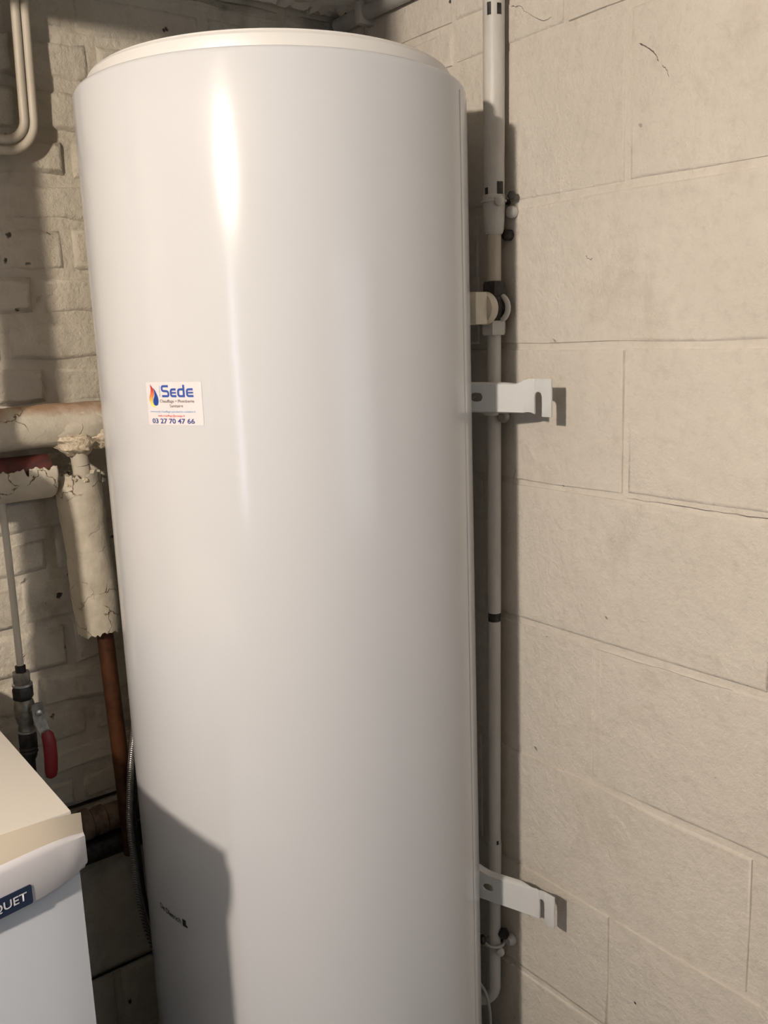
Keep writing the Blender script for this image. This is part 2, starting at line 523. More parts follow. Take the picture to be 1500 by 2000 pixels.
# --- masonry units: each brick and block a piece of its own, paint-softened arrises, joints recessed
def unit(name, parent, mat, axis, u0, u1, z0, z1, face, back, ch, jit, seed):
    """axis 'x': brick of the back wall, face looks to -y; axis 'y': block of the right wall, face looks to -x"""
    rnd = random.Random(seed)
    bm = bmesh.new()
    j = lambda a: rnd.uniform(-a, a)
    nu = 4
    def pt(u, d, z):
        return (u, d, z) if axis == 'x' else (d, u, z)
    tilt = j(jit * 0.5)
    def ring(inset, d, jj):
        r = []
        us = [u0 + inset + (u1 - u0 - 2 * inset) * i / nu for i in range(nu + 1)]
        for i, u in enumerate(us):
            r.append(bm.verts.new(pt(u, d + j(jj) * 0.4, z0 + inset + j(jj))))
        r.append(bm.verts.new(pt(u1 - inset + j(jj) * 0.6, d + j(jj) * 0.3, (z0 + z1) / 2)))
        for i, u in enumerate(reversed(us)):
            r.append(bm.verts.new(pt(u, d + j(jj) * 0.4, z1 - inset + j(jj))))
        r.append(bm.verts.new(pt(u0 + inset + j(jj) * 0.6, d + j(jj) * 0.3, (z0 + z1) / 2)))
        return r
    a = ring(0, back, 0); b = ring(0.001, back - (back - face) * 0.45, jit); c0 = ring(ch, face + tilt, jit)
    c = [bm.verts.new(v.co) for v in c0]
    um, zm = (u0 + u1) / 2, (z0 + z1) / 2
    for v in c:
        q = v.co.copy()
        i_ = 0 if axis == 'x' else 1
        su = math.copysign(1, um - q[i_]) if abs(um - q[i_]) > (u1 - u0) * 0.4 else 0
        q[i_] += su * 0.004
        q.z += math.copysign(0.004, zm - q.z) if abs(zm - q.z) > (z1 - z0) * 0.3 else 0
        v.co = q
    for A, B in ((a, b), (b, c0), (c0, c)):
        n = len(A)
        for k in range(n):
            bm.faces.new((A[k], A[(k + 1) % n], B[(k + 1) % n], B[k]))
    # face: quads between lower and upper row
    lowr = c[:nu + 1]; upr = c[nu + 2:2 * nu + 3][::-1]
    bm.faces.new((lowr[0], lowr[1], upr[1], upr[0], c[-1]))
    for i in range(1, nu - 1):
        bm.faces.new((lowr[i], lowr[i + 1], upr[i + 1], upr[i]))
    bm.faces.new((lowr[nu - 1], lowr[nu], c[nu + 1], upr[nu], upr[nu - 1]))
    return put(name, bm, mat, parent, True, 0, 1.2)

rows = [1.735, 1.700, 1.632, 1.564, 1.494, 1.433, 1.371, 1.301, 1.238, 1.171, 1.107, 1.043, 0.980, 0.917, 0.853, 0.776, 0.700, 0.636, 0.575, 0.522, 0.468, 0.385]
JW = 0.0028
head = {2: 0.551, 1: 0.52, 3: 0.44, 4: 0.50, 5: 0.395, 6: 0.488, 7: 0.4355, 8: 0.3827, 9: 0.4394, 10: 0.50, 11: 0.411, 12: 0.47, 13: 0.4146, 14: 0.36, 15: 0.43, 16: 0.37, 17: 0.45, 18: 0.36, 19: 0.42, 20: 0.36}
XL = -0.30
for i in range(len(rows) - 1):
    zt, zb = rows[i], rows[i + 1]
    header = i in (2, 6)
    step = 0.108 if header else 0.216
    x0 = head.get(i, 0.45)
    while x0 > XL:
        x0 -= step
    k = 0
    while x0 < XR - 0.01:
        a = max(x0, XL); b = min(x0 + step, XR - 0.002)
        if b - a > 0.02:
            unit('brick', wall_back, 'wall_b', 'x', a + JW, b - JW, zb + JW, zt - JW, YB - random.uniform(-0.0015, 0.004), YB + 0.02, 0.009, 0.0038, i * 100 + k)
        x0 += step; k += 1
for i, (zt, zb, xo) in enumerate(((0.385, 0.153, 0.20), (0.153, FLOOR, -0.05))):
    x0 = xo - 0.5
    k = 0
    while x0 < XR - 0.01:
        a = max(x0, XL); b = min(x0 + 0.5, XR - 0.002)
        if b - a > 0.02:
            unit('block', wall_back, 'wall_b', 'x', a + JW, b - JW, zb + JW, zt - JW, YB - 0.004, YB + 0.02, 0.008, 0.002, 900 + i * 10 + k)
        x0 += 0.5; k += 1

for (x0_, x1_, zj) in ((-0.3, 0.70, 0.153), (-0.3, 0.70, 0.468)):
    bm = bmesh.new(); prev = None
    for i in range(61):
        x = x0_ + (x1_ - x0_) * i / 60
        h = 0.0032 * (0.6 + 0.9 * abs(nz(x * 25, zj, 1)))
        cur = (bm.verts.new((x, YB + 0.0005, zj - h)), bm.verts.new((x, YB + 0.0005, zj + h)))
        if prev:
            bm.faces.new((prev[0], cur[0], cur[1], prev[1]))
        prev = cur
    put('open_joint', bm, 'black', wall_back)
JR = 0.0006
rrows = [(1.735, 1.648, 0.88, 0.22), (1.648, 1.588, 1.101, 0.22), (1.588, 1.374, 0.778, 0.5), (1.374, 1.172, 0.55, 0.5), (1.172, 0.968, 0.773, 0.5),
         (0.968, 0.746, 0.55, 0.5), (0.746, 0.527, 0.819, 0.5), (0.527, 0.324, 0.56, 0.5), (0.324, 0.123, 0.786, 0.5), (0.123, FLOOR, 0.55, 0.5)]
for i, (zt, zb, y0, step) in enumerate(rrows):
    while y0 > 0.37:
        y0 -= step
    k = 0
    while y0 < YB - 0.01:
        a = max(y0, 0.37); b = min(y0 + step, YB - 0.002)
        if b - a > 0.02:
            unit('block' if step > 0.3 else 'brick', wall_right, 'wall_r', 'y', a + JR, b - JR, zb + JR, zt - JR, XR - random.uniform(0, 0.0012), XR + 0.02, 0.005, 0.0018, 2000 + i * 10 + k)
        y0 += step; k += 1

# cracks in the paint of the right wall (thin open slits with dark filler)
def crack(pts, w, parent, name='crack', mat='ink_grey', face=XR - 0.0016, seed=0):
    bm = bmesh.new()
    P = []
    for (y0, z0), (y1, z1) in zip(pts, pts[1:]):
        for t in range(5):
            f = t / 5
            P.append((y0 + (y1 - y0) * f, z0 + (z1 - z0) * f))
    P.append(pts[-1])
    prev = None
    for i, (y, z) in enumerate(P):
        y += 0.0014 * nz(i * 0.8, seed, 1); z += 0.0018 * nz(i * 0.7, seed, 5)
        ww = w * (0.25 + 0.9 * abs(nz(i * 0.55, seed, 9))) * (0.3 if i in (0, len(P) - 1) else 1)
        cur = (bm.verts.new((face, y, z - ww)), bm.verts.new((face - 0.0004, y, z)), bm.verts.new((face, y, z + ww)))
        if prev:
            bm.faces.new((prev[0], cur[0], cur[1], prev[1])); bm.faces.new((prev[1], cur[1], cur[2], prev[2]))
        prev = cur
    return put(name, bm, mat, parent)
crack([(0.7619, 1.5376), (0.7466, 1.528), (0.7367, 1.518), (0.733, 1.5098)], 0.0016, wall_right, seed=1)
crack([(0.728, 1.5045), (0.7216, 1.4989), (0.7177, 1.4894)], 0.0013, wall_right, seed=2)
crack([(0.9799, 1.6395), (0.9604, 1.6348), (0.9556, 1.627), (0.9206, 1.6047), (0.905, 1.606)], 0.0006, wall_right, seed=3)
crack([(0.844, 1.2916), (0.8351, 1.2855), (0.832, 1.288)], 0.0011, wall_right, seed=4)
crack([(0.8936, 1.0261), (0.8877, 1.0206)], 0.0010, wall_right, seed=5)
crack([(0.9761, 0.9882), (0.9828, 0.9716)], 0.0011, wall_right, seed=6)
crack([(0.818, 0.740), (0.76, 0.7385), (0.70, 0.741), (0.64, 0.7395), (0.60, 0.7415)], 0.0005, wall_right, seed=7)
crack([(0.77, 0.9675), (0.70, 0.968), (0.62, 0.9672), (0.55, 0.968)], 0.0006, wall_right, seed=8)

# ------------------------------------------------------------------ water heater
AX, AY, R = 0.68230623, 1.1095068, 0.255
ZT = 1.5035           # upper edge of the jacket
tank = thing('water_heater', 'tall white enamelled cylindrical hot water tank standing in the cellar corner', 'water heater', (AX, AY, FLOOR))
bm = lathe(bmesh.new(), (AX, AY, 0), (0, 0, 1), [(-0.03, R - 0.02), (-0.03, R - 0.004), (-0.026, R)] + [(-0.02 + (ZT + 0.0135) * k / 24, R) for k in range(25)] + [(ZT - 0.0045, R - 0.0001), (ZT - 0.0028, R - 0.0007), (ZT - 0.0013, R - 0.0017), (ZT - 0.0004, R - 0.0031), (ZT, R - 0.005), (ZT, R - 0.03)], 160)
jacket = put('jacket', bm, 'tank', tank, True, 0, 0.6)
bm = lathe(bmesh.new(), (AX, AY, 0), (0, 0, 1), [(ZT - 0.012, R - 0.020), (ZT - 0.002, R - 0.017), (ZT + 0.0165, R - 0.0185), (ZT + 0.0195, R - 0.0205), (ZT + 0.0202, R - 0.0230), (ZT + 0.0190, R - 0.0245), (ZT + 0.0228, R - 0.0255), (ZT + 0.0238, R - 0.028), (ZT + 0.0242, R - 0.04), (ZT + 0.034, R * 0.7), (ZT + 0.042, R * 0.35), (ZT + 0.044, 0.0)], 160)
put('top_cap', bm, 'cap', tank, True, 0, 0.5)
bm = lathe(bmesh.new(), (AX, AY, 0), (0, 0, 1), [(-0.05, R - 0.03), (-0.05, R - 0.008), (-0.028, R - 0.004), (-0.028, R - 0.03)], 96)
put('base_ring', bm, 'cap', tank)
for k in range(3):
    a = 0.7 + k * 2 * PI / 3
    c = Vector((AX + 0.19 * math.cos(a), AY + 0.19 * math.sin(a), FLOOR))
    put('foot', lathe(bmesh.new(), c, (0, 0, 1), [(0, 0.018), (0.008, 0.018), (0.012, 0.008), (0.036, 0.008)], 20), 'steel', tank)
# the folded seam of the jacket, on its right flank
def cyl_pt(th, z, off=0.0):
    return Vector((AX + (R + off) * math.cos(th), AY + (R + off) * math.sin(th), z))
def cyl_strip(bm, th0, th1, z0, z1, off0, off1, n=8, m=1):
    g = [[bm.verts.new(cyl_pt(th0 + (th1 - th0) * i / n, z0 + (z1 - z0) * j / m, off0 if i == 0 else off1)) for j in range(m + 1)] for i in range(n + 1)]
    for i in range(n):
        for j in range(m):
            bm.faces.new((g[i][j], g[i + 1][j], g[i + 1][j + 1], g[i][j + 1]))
    return bm
D2R = PI / 180
bm = bmesh.new()
cyl_strip(bm, -57.5 * D2R, -57.3 * D2R, -0.02, ZT - 0.012, -0.0003, 0.0008, 1, 8)
cyl_strip(bm, -57.3 * D2R, -44.0 * D2R, -0.02, ZT - 0.012, 0.0008, 0.0008, 12, 8)
bmesh.ops.remove_doubles(bm, verts=bm.verts[:], dist=1e-6)
put('seam', bm, 'tank', jacket)

# --- printed sticker: u in mm from the left, v in mm from the bottom
TH0, TH1, SZ0, SZ1 = -162.69 * D2R, -144.55 * D2R, 1.1018, 1.1519
SU, SV = 80.0, 50.0
def st_pt(u, v, off):
    return cyl_pt(TH0 + (TH1 - TH0) * u / SU, SZ0 + (SZ1 - SZ0) * v / SV, off)
def fill_poly(bm, pts, off, mapper=st_pt):
    vs = [bm.verts.new(mapper(u, v, off)) for u, v in pts]
    for t in tessellate_polygon([[Vector((u, v, 0)) for u, v in pts]]):
        try:
            bm.faces.new([vs[i] for i in t])
        except ValueError:
            pass
bm = bmesh.new()
nu_ = 24
rc = 2.0
def edge_v(u):
    d = min(u, SU - u)
    return 0 if d >= rc else rc - math.sqrt(max(0, rc * rc - (rc - d) ** 2))
us_ = [0, .3, .8, 1.4, 2] + [2 + (SU - 4) * i / nu_ for i in range(1, nu_)] + [SU - 2, SU - 1.4, SU - .8, SU - .3, SU]
bot = [bm.verts.new(st_pt(u, edge_v(u), 0.0004)) for u in us_]
top = [bm.verts.new(st_pt(u, SV - edge_v(u), 0.0004)) for u in us_]
for i in range(len(us_) - 1):
    bm.faces.new((bot[i], bot[i + 1], top[i + 1], top[i]))
sticker = put('sticker', bm, 'sticker', tank)
sticker['label'] = 'white printed installer sticker with a flame and water drop emblem'

def text_mesh(s, offset=0.0, spacing=1.0):
    c = bpy.data.curves.new('t', 'FONT')
    c.body = s; c.size = 1.0; c.offset = offset; c.space_character = spacing
    c.resolution_u = 3
    o = bpy.data.objects.new('t', c)
    COL.objects.link(o)
    dg = bpy.context.evaluated_depsgraph_get()
    dg.update()
    me = bpy.data.meshes.new_from_object(o.evaluated_get(dg))
    bpy.data.objects.remove(o)
    bpy.data.curves.remove(c)
    return me
def print_text(name, s, u0, u1, v0, v1, mat, off=0.0008, parent=None, mapper=st_pt, offset=0.0, rot=False, spacing=1.0):
    """fits the words into the rectangle u0..u1, v0..v1; rot: reads upwards"""
    me = text_mesh(s, offset, spacing)
    bm = bmesh.new(); bm.from_mesh(me); bpy.data.meshes.remove(me)
    xs = [v.co.x for v in bm.verts]; ys = [v.co.y for v in bm.verts]
    x0, x1, y0, y1 = min(xs), max(xs), min(ys), max(ys)
    for v in bm.verts:
        fx = (v.co.x - x0) / (x1 - x0); fy = (v.co.y - y0) / (y1 - y0)
        if rot:
            u = u1 - (u1 - u0) * fy; w = v0 + (v1 - v0) * fx
        else:
            u = u0 + (u1 - u0) * fx; w = v0 + (v1 - v0) * fy
        v.co = mapper(u, w, off)
    return put(name, bm, mat, parent, False)

def stroke(bm, pts, w, off=0.0008, mapper=st_pt):
    """flat mitred ribbon"""
    P = [Vector((u, v)) for u, v in pts]
    L, Rr = [], []
    for i, p in enumerate(P):
        d0 = (p - P[i - 1]).normalized() if i else None
        d1 = (P[i + 1] - p).normalized() if i < len(P) - 1 else None
        d0 = d0 or d1; d1 = d1 or d0
        t = (d0 + d1).normalized(); n = Vector((-t.y, t.x)); s = w / 2 / max(0.35, n.dot(Vector((-d0.y, d0.x))))
        L.append(bm.verts.new(mapper(*(p + n * s), off))); Rr.append(bm.verts.new(mapper(*(p - n * s), off)))
    for i in range(len(P) - 1):
        bm.faces.new((Rr[i], Rr[i + 1], L[i + 1], L[i]))
def rnd_path(pts, r=1.6, n=4):
    out = [Vector(pts[0])]
    for i in range(1, len(pts) - 1):
        a, c, b = Vector(pts[i - 1]), Vector(pts[i]), Vector(pts[i + 1])
        da = (a - c).normalized(); db = (b - c).normalized()
        rr = min(r, (a - c).length * 0.5, (b - c).length * 0.5)
        for k in range(n + 1):
            t = k / n
            out.append((c + da * rr) * (1 - t) ** 2 + c * 2 * t * (1 - t) + (c + db * rr) * t * t)
    out.append(Vector(pts[-1]))
    return [(p.x, p.y) for p in out]
bm = bmesh.new()
sw = 2.5
# S (capital height 32.6..46.6), then small e, d, e (x-height up to 42.6) in a square rounded hand
S0, S1, XH, CH = 32.6 + sw / 2, 46.6 - sw / 2, 42.8 - sw / 2, 46.8
stroke(bm, rnd_path([(35.0, S1), (25.6, S1), (25.6, 39.9), (34.6, 39.4), (35.2, S0), (25.4, S0)], 2.2), sw)
def e_(x0, x1):
    stroke(bm, rnd_path([(x1, S0), (x0, S0), (x0, XH), (x1 - 0.4, XH)], 2.6), sw)
    stroke(bm, [(x0, (S0 + XH) / 2), (x1 - 0.2, (S0 + XH) / 2)], sw * 0.72, 0.00085)
e_(38.6, 46.2)
stroke(bm, rnd_path([(55.8, XH), (49.0, XH), (49.0, S0), (55.8, S0)], 2.6), sw)
stroke(bm, [(56.6, 32.6), (56.6, CH)], sw, 0.00085)
e_(61.0, 69.2)
put('logo_word', bm, 'ink_blue', sticker, False)
print_text('print_line', 'Chauffage \u2022 Plomberie', 21.2, 69.6, 25.2, 29.9, 'ink_grey', parent=sticker, offset=0.0)
print_text('print_line', 'Sanitaire', 35.5, 54.3, 20.9, 24.4, 'ink_grey', parent=sticker)
print_text('print_line', 'www.sede-chauffage-plomberie-sanitaire.fr', 4.6, 71.0, 14.0, 17.2, 'ink_sky', parent=sticker)
print_text('print_line', 'sede.chauffage@orange.fr', 16.8, 56.2, 9.2, 12.4, 'ink_red', parent=sticker)
print_text('print_line', '03 27 70 47 66', 6.8, 68.4, 1.9, 7.8, 'ink_navy', parent=sticker, offset=0.018)
print_text('print_line', 'Artisan', 20.6, 22.9, 33.0, 46.0, 'ink_sky', parent=sticker, rot=True)
bm = bmesh.new()
drop = spline([(12.4, 43.6), (14.6, 40.2), (18.0, 34.0), (19.0, 29.0), (18.0, 24.5), (15.0, 22.7), (12.2, 23.6), (10.8, 26.6), (11.3, 30.0), (13.2, 34.0), (13.4, 39.0), (12.4, 43.6)], 4)[:-1]
fill_poly(bm, [(p.x, p.y) for p in [Vector((q[0], q[1], 0)) if not isinstance(q, Vector) else q for q in drop]], 0.0009)
put('drop_emblem', bm, 'ink_drop', sticker, False)
bm = bmesh.new()
fl = [(7.2, 47.6), (9.6, 45.2), (12.0, 42.2), (12.7, 38.6), (12.0, 34.6), (9.9, 30.0), (9.6, 26.4), (11.2, 23.2), (14.0, 21.6), (11.6, 20.6), (8.6, 21.9), (6.4, 24.8), (6.2, 28.2), (4.8, 27.0), (4.2, 28.4), (4.6, 32.2), (6.8, 36.8), (8.0, 41.6)]
fill_poly(bm, fl, 0.0009)
put('flame_emblem', bm, 'flame', sticker, False)

# --- small black maker's print low on the left flank
def low_pt(u, v, off):
    return cyl_pt((-179.6 + 0.205 * u) * D2R, 0.4262 + v / 1000, off)
print_text('maker_print', 'De Dietrich', 0, 58, 1.0, 9.0, 'ink_black', 0.0005, tank, low_pt, offset=0.01)
bm = bmesh.new()
fill_poly(bm, [(62, -0.5), (70, -0.5), (70, 10), (62, 10)], 0.0005, low_pt)
fill_poly(bm, [(70, -0.5), (73, -0.5), (73, 2.6), (70, 2.6)], 0.0005, low_pt)
put('maker_emblem', bm, 'ink_black', tank, False)

# --- wall-hook brackets: a steel strap bent towards the wall, its end a flange with a slot open downwards
def strap(parent, path, prof, hole, slot, lip, th=0.0028):
    """prof(s01)->(zb, zt); hole=(s0,s1,z0,z1) oval; slot=(s0,s1,ztop) open at the bottom"""
    P = [Vector((p[0], p[1], 0)) for p in path]
    S = [0.0]
    for a, b in zip(P, P[1:]):
        S.append(S[-1] + (b - a).length)
    L = S[-1]
    def at(s):
        s = min(max(s, 0), L - 1e-7)
        for k in range(len(P) - 1):
            if s <= S[k + 1]:
                f = (s - S[k]) / (S[k + 1] - S[k])
                d0 = (P[k] - P[max(k - 1, 0)]) if k else (P[1] - P[0])
                d = (P[k + 1] - P[k]).normalized()
                return P[k].lerp(P[k + 1], f), d
    h0, h1, hz0, hz1 = hole; s0, s1, sz = slot
    N_ = 64
    ss = sorted(set([L * i / N_ for i in range(N_ + 1)] + [h0 + (h1 - h0) * i / 10 for i in range(11)] + [s0 + (s1 - s0) * i / 10 for i in range(11)]))
    bm = bmesh.new()
    def spans(s, side):
        zb, zt = prof(s / L)
        m = s + side * 1e-6
        if h0 < m < h1:
            t = (s - (h0 + h1) / 2) / ((h1 - h0) / 2)
            q = (max(0, 1 - abs(t) ** 2.6)) ** 0.45 * (hz1 - hz0) / 2; zc = (hz0 + hz1) / 2
            return [(zb, zc - q), (zc + q, zt)]
        if s0 < m < s1:
            t = (s - (s0 + s1) / 2) / ((s1 - s0) / 2)
            return [(sz - (s1 - s0) / 2 * (1 - math.sqrt(max(0, 1 - t * t))), zt)]
        return [(zb, zt)]
    for a, b in zip(ss, ss[1:]):
        A = spans(a, 1); B = spans(b, -1)
        pa, da = at(a); pb, db = at(b)
        for (az0, az1), (bz0, bz1) in zip(A, B):
            for j in range(3):
                f0, f1 = j / 3, (j + 1) / 3
                bm.faces.new([bm.verts.new((pa.x, pa.y, az0 + (az1 - az0) * f0)), bm.verts.new((pb.x, pb.y, bz0 + (bz1 - bz0) * f0)),
                              bm.verts.new((pb.x, pb.y, bz0 + (bz1 - bz0) * f1)), bm.verts.new((pa.x, pa.y, az0 + (az1 - az0) * f1))])
    # lips folded back towards the wall along the arm
    ls = [x for x in ss if x <= lip[0] * L]
    for which in (0, 1):
        prev = None
        for s in ls:
            p, d = at(s); nb = Vector((-d.y, d.x, 0)); lw = 1 - sst((s / L - lip[0] + 0.22) / 0.22) * 0.97
            if nb.x < 0:
                nb = -nb
            nb = nb * lw
            zz = prof(s / L)[which]
            sg = (1 if which else -1) * lw

            cur = [bm.verts.new((p.x, p.y, zz)), bm.verts.new((p.x + nb.x * lip[1] * 0.35, p.y + nb.y * lip[1] * 0.35, zz + sg * 0.0016)), bm.verts.new((p.x + nb.x * lip[1], p.y + nb.y * lip[1], zz + sg * 0.0020))]
            if prev:
                for q in range(2):
                    bm.faces.new((prev[q], cur[q], cur[q + 1], prev[q + 1]))
            prev = cur
    bmesh.ops.remove_doubles(bm, verts=bm.verts[:], dist=1e-5)
    o = put('bracket', bm, 'bracket', parent, True, 0, 0.8)
    sm = o.modifiers.new('sheet', 'SOLIDIFY'); sm.thickness = th; sm.offset = 0
    bv = o.modifiers.new('arris', 'BEVEL'); bv.width = 0.0007; bv.segments = 2; bv.limit_method = 'ANGLE'
    return o
plan = [(0.893, 1.012), (0.905, 0.985)] + [tuple(v[:2]) for v in arc((0.905, 0.985, 0), (0.9445, 0.892, 0), (0.9455, 0.856, 0), 0.028, 8)] + [(0.9455, 0.8565)]
def prof_up(t):
    zb = lerp(1.0850, 1.0828, t / 0.7) - 0.0055 * sst((t - 0.76) / 0.12)
    zt = lerp(1.1215, 1.1205, t / 0.6) + 0.0090 * sst((t - 0.62) / 0.16)
    return zb, zt
Lp = sum((Vector(b) - Vector(a)).length for a, b in zip(plan, plan[1:]))
b1 = strap(tank, plan, prof_up, (0.036, 0.056, 1.0968, 1.1098), (Lp - 0.0305, Lp - 0.0165, 1.1115), (0.72, 0.009))
b1['label'] = 'upper white hooked wall bracket'
def prof_lo(t):
    fl = 0.014 * (1 - sst(t / 0.34))
    zb = lerp(0.3000, 0.2930, t / 0.8) - 0.003 * sst((t - 0.8) / 0.15)
    zt = lerp(0.3420, 0.3380, t / 0.6) + fl + 0.0055 * sst((t - 0.70) / 0.2)
    return zb, zt
plan2 = [(x + 0.002, y - 0.004) for x, y in plan]
b2 = strap(tank, plan2, prof_lo, (0.040, 0.058, 0.3135, 0.3265), (Lp - 0.0290, Lp - 0.0185, 0.3290), (0.80, 0.010))
b2['label'] = 'lower white hooked wall bracket with a flared root'

# ------------------------------------------------------------------ riser pipe on the right wall
riser = thing('water_riser', 'white painted vertical water pipe with stop valve on the right wall', 'pipe', (0.975, 1.014, 0.05))
def rp(z):
    return Vector((0.975, 0.9905 + (1.64 - z) * 0.0150, z))
def vtube(name, z0, z1, r, mat, parent, seg=24, n=30, amp=0.0):
    bm = bmesh.new()
    pts = [rp(z0 + (z1 - z0) * i / n) for i in range(n + 1)]
    tube(bm, pts, r, seg, True, (lambda i, k, q: q * (1 + amp * nz(i * 0.5, k * 0.4, z0, 1.0))) if amp else None)
    return put(name, bm, mat, parent)
vtube('wide_pipe', 1.385, CEIL, 0.0152, 'pipe_white', riser, amp=0.02)
bm = lathe(bmesh.new(), rp(1.338), (0, -0.015, 1), [(-0.004, 0.0118), (0.0, 0.0138), (0.012, 0.0150), (0.040, 0.0162), (0.050, 0.0162), (0.0515, 0.0150)], 28)
put('reducer', bm, 'pipe_white', riser)
vtube('narrow_pipe', 1.268, 1.340, 0.0104, 'pipe_cream', riser, n=8)
vtube('narrow_pipe', 0.758, 1.192, 0.0104, 'pipe_white', riser, amp=0.015)
vtube('bare_patch', 0.742, 0.762, 0.0099, 'black', riser, n=6, amp=0.05)['label'] = 'bare dark ring of missing paint'
vtube('narrow_pipe', 0.352, 0.744, 0.0102, 'pipe_white', riser, amp=0.015)
vtube('coupling', 0.300, 0.355, 0.0113, 'pipe_white', riser, n=8)
bot_ = rp(0.095)
bm = bmesh.new()
pts = [rp(0.305 - 0.21 * i / 12) for i in range(13)] + [Vector(p) for p in arc(bot_, (0.9745, 1.0145, 0.052), (0.90, 1.10, 0.035), 0.03, 8)] + [Vector((0.950, 1.043, 0.045))]
tube(bm, pts, 0.0103, 24)
put('bend', bm, 'pipe_white', riser)
# paint scars: bare squares on the wide pipe and the reducer
def scar(z, dth, w, h, r):
    bm = bmesh.new()
    c = rp(z); n = 5
    g = []
    for i in range(n + 1):
        a = dth + (i / n - 0.5) * w / r
        jz = 0.0012 * nz(i, z * 50, 2)
        g.append((bm.verts.new((c.x + r * math.cos(a), c.y + r * math.sin(a), z - h / 2 + jz)), bm.verts.new((c.x + r * math.cos(a), c.y + r * math.sin(a), z + h / 2 - jz))))
    for i in range(n):
        bm.faces.new((g[i][0], g[i + 1][0], g[i + 1][1], g[i][1]))
    return put('paint_scar', bm, 'black', riser)
TOC = math.atan2(-0.72, -0.69)   # side of the pipe that looks into the room
scar(1.6325, TOC - 0.45, 0.006, 0.016, 0.0156)
scar(1.6315, TOC + 0.50, 0.007, 0.014, 0.0156)
scar(1.3960, TOC + 0.62, 0.011, 0.019, 0.0156)
scar(1.3935, TOC - 0.78, 0.006, 0.009, 0.0156)
scar(0.3570, TOC + 0.5, 0.004, 0.010, 0.0106)
scar(0.3530, TOC - 0.2, 0.006, 0.0016, 0.0106)
# stop valve
valve = put('valve_body', lathe(bmesh.new(), rp(1.205), (0, -0.015, 1), [(0, 0.011), (0.008, 0.0125), (0.016, 0.0185), (0.026, 0.0205), (0.036, 0.0185), (0.044, 0.0125), (0.052, 0.011)], 28), 'black', riser)
put('union_nut', hexnut(bmesh.new(), rp(1.246), (0, -0.015, 1), 0.021, 0.0185, 0.3), 'black', riser)
put('union_nut', hexnut(bmesh.new(), rp(1.190), (0, -0.015, 1), 0.021, 0.0185, 0.15), 'pipe_white', riser)
c = rp(1.229)
put('valve_bonnet', tube(bmesh.new(), [c, c + Vector((-0.016, -0.002, 0))], [0.012, 0.011], 20), 'brass_grey', valve)
kd = Vector((-1, -0.05, 0)).normalized()
kn = put('valve_knob', lathe(bmesh.new(), c + kd * 0.012, kd, [(0, 0.016), (0.002, 0.0215), (0.006, 0.0240), (0.012, 0.0240), (0.0165, 0.0220), (0.018, 0.014)], 36), 'knob', valve)
bm = bmesh.new()
bx(bm, (c.x - 0.052, c.y - 0.016, c.z - 0.0232), (c.x - 0.028, c.y + 0.016, c.z + 0.0232), 0.003)
put('knob_grip', bm, 'knob', valve)
bm = bmesh.new()
pts = [c + Vector((0.004, -0.004, 0.016))] + [c + Vector((0.003, -0.004 - 0.022 * math.sin(a), 0.019 * math.cos(a))) for a in [0.3 + 0.3 * k for k in range(9)]]
tube(bm, pts, 0.0042, 12)
put('drain_loop', bm, 'pipe_white', valve)
# clips holding the pipe to the wall
def clip(z, side, white):
    y = rp(z).y
    q = thing_clip = bmesh.new()
    tube(q, [(0.975 + 0.0165 * math.cos(a), y + 0.0165 * math.sin(a), z) for a in [2 * PI * k / 24 for k in range(25)]], 0.0022, 8, False)
    cl = put('pipe_clip', q, 'pipe_white' if white else 'black', riser)
    bm = bmesh.new()
    tube(bm, [(0.985, y - 0.005, z), (XR + 0.004, y - 0.004, z)], 0.004, 12)
    put('clip_stem', bm, 'black', cl)
    return cl
cl = clip(1.3800, 1, True)
y_ = rp(1.38).y
put('clip_screw', lathe(bmesh.new(), (0.972, y_ - 0.012, 1.378), (-0.55, -0.83, 0.1), [(0, 0.004), (0.005, 0.0075), (0.010, 0.0068), (0.013, 0.003)], 14), 'pipe_white', cl)
put('clip_nut', hexnut(bmesh.new(), (0.986, y_ - 0.024, 1.3855), (-0.6, -0.8, 0), 0.008, 0.0065), 'black', cl)
put('wall_plug', lathe(bmesh.new(), (XR - 0.002, y_ - 0.018, 1.364), (-1, 0, 0), [(0, 0.008), (0.004, 0.009), (0.009, 0.008), (0.011, 0.004)], 16), 'pipe_white', cl)
put('wall_plug', lathe(bmesh.new(), (XR - 0.002, rp(1.335).y - 0.010, 1.333), (-1, 0, 0), [(0, 0.008), (0.010, 0.008), (0.012, 0.004)], 12), 'black', cl)
cl = clip(1.0735, 1, True)
y_ = rp(1.0735).y
put('clip_screw', lathe(bmesh.new(), (0.980, y_ - 0.014, 1.0695), (-0.65, -0.76, -0.05), [(0, 0.004), (0.004, 0.0095), (0.010, 0.0090), (0.013, 0.004)], 16), 'brass_grey', cl)
cl = clip(0.166, 1, True)
y_ = rp(0.166).y
put('clip_screw', lathe(bmesh.new(), (0.974, y_ - 0.013, 0.157), (-0.6, -0.8, 0), [(0, 0.004), (0.004, 0.0075), (0.009, 0.007), (0.012, 0.003)], 14), 'pipe_white', cl)
put('clip_nut', hexnut(bmesh.new(), (0.985, y_ - 0.012, 0.186), (-0.7, -0.7, 0), 0.010, 0.0095), 'black', cl)
put('wall_plug', lathe(bmesh.new(), (XR - 0.002, y_ - 0.020, 0.171), (-1, 0, 0), [(0, 0.010), (0.006, 0.010), (0.012, 0.006)], 14), 'pipe_white', cl)
put('clip_nut', hexnut(bmesh.new(), (0.962, y_ + 0.012, 0.170), (-1, 0.2, 0), 0.008, 0.008), 'black', cl)

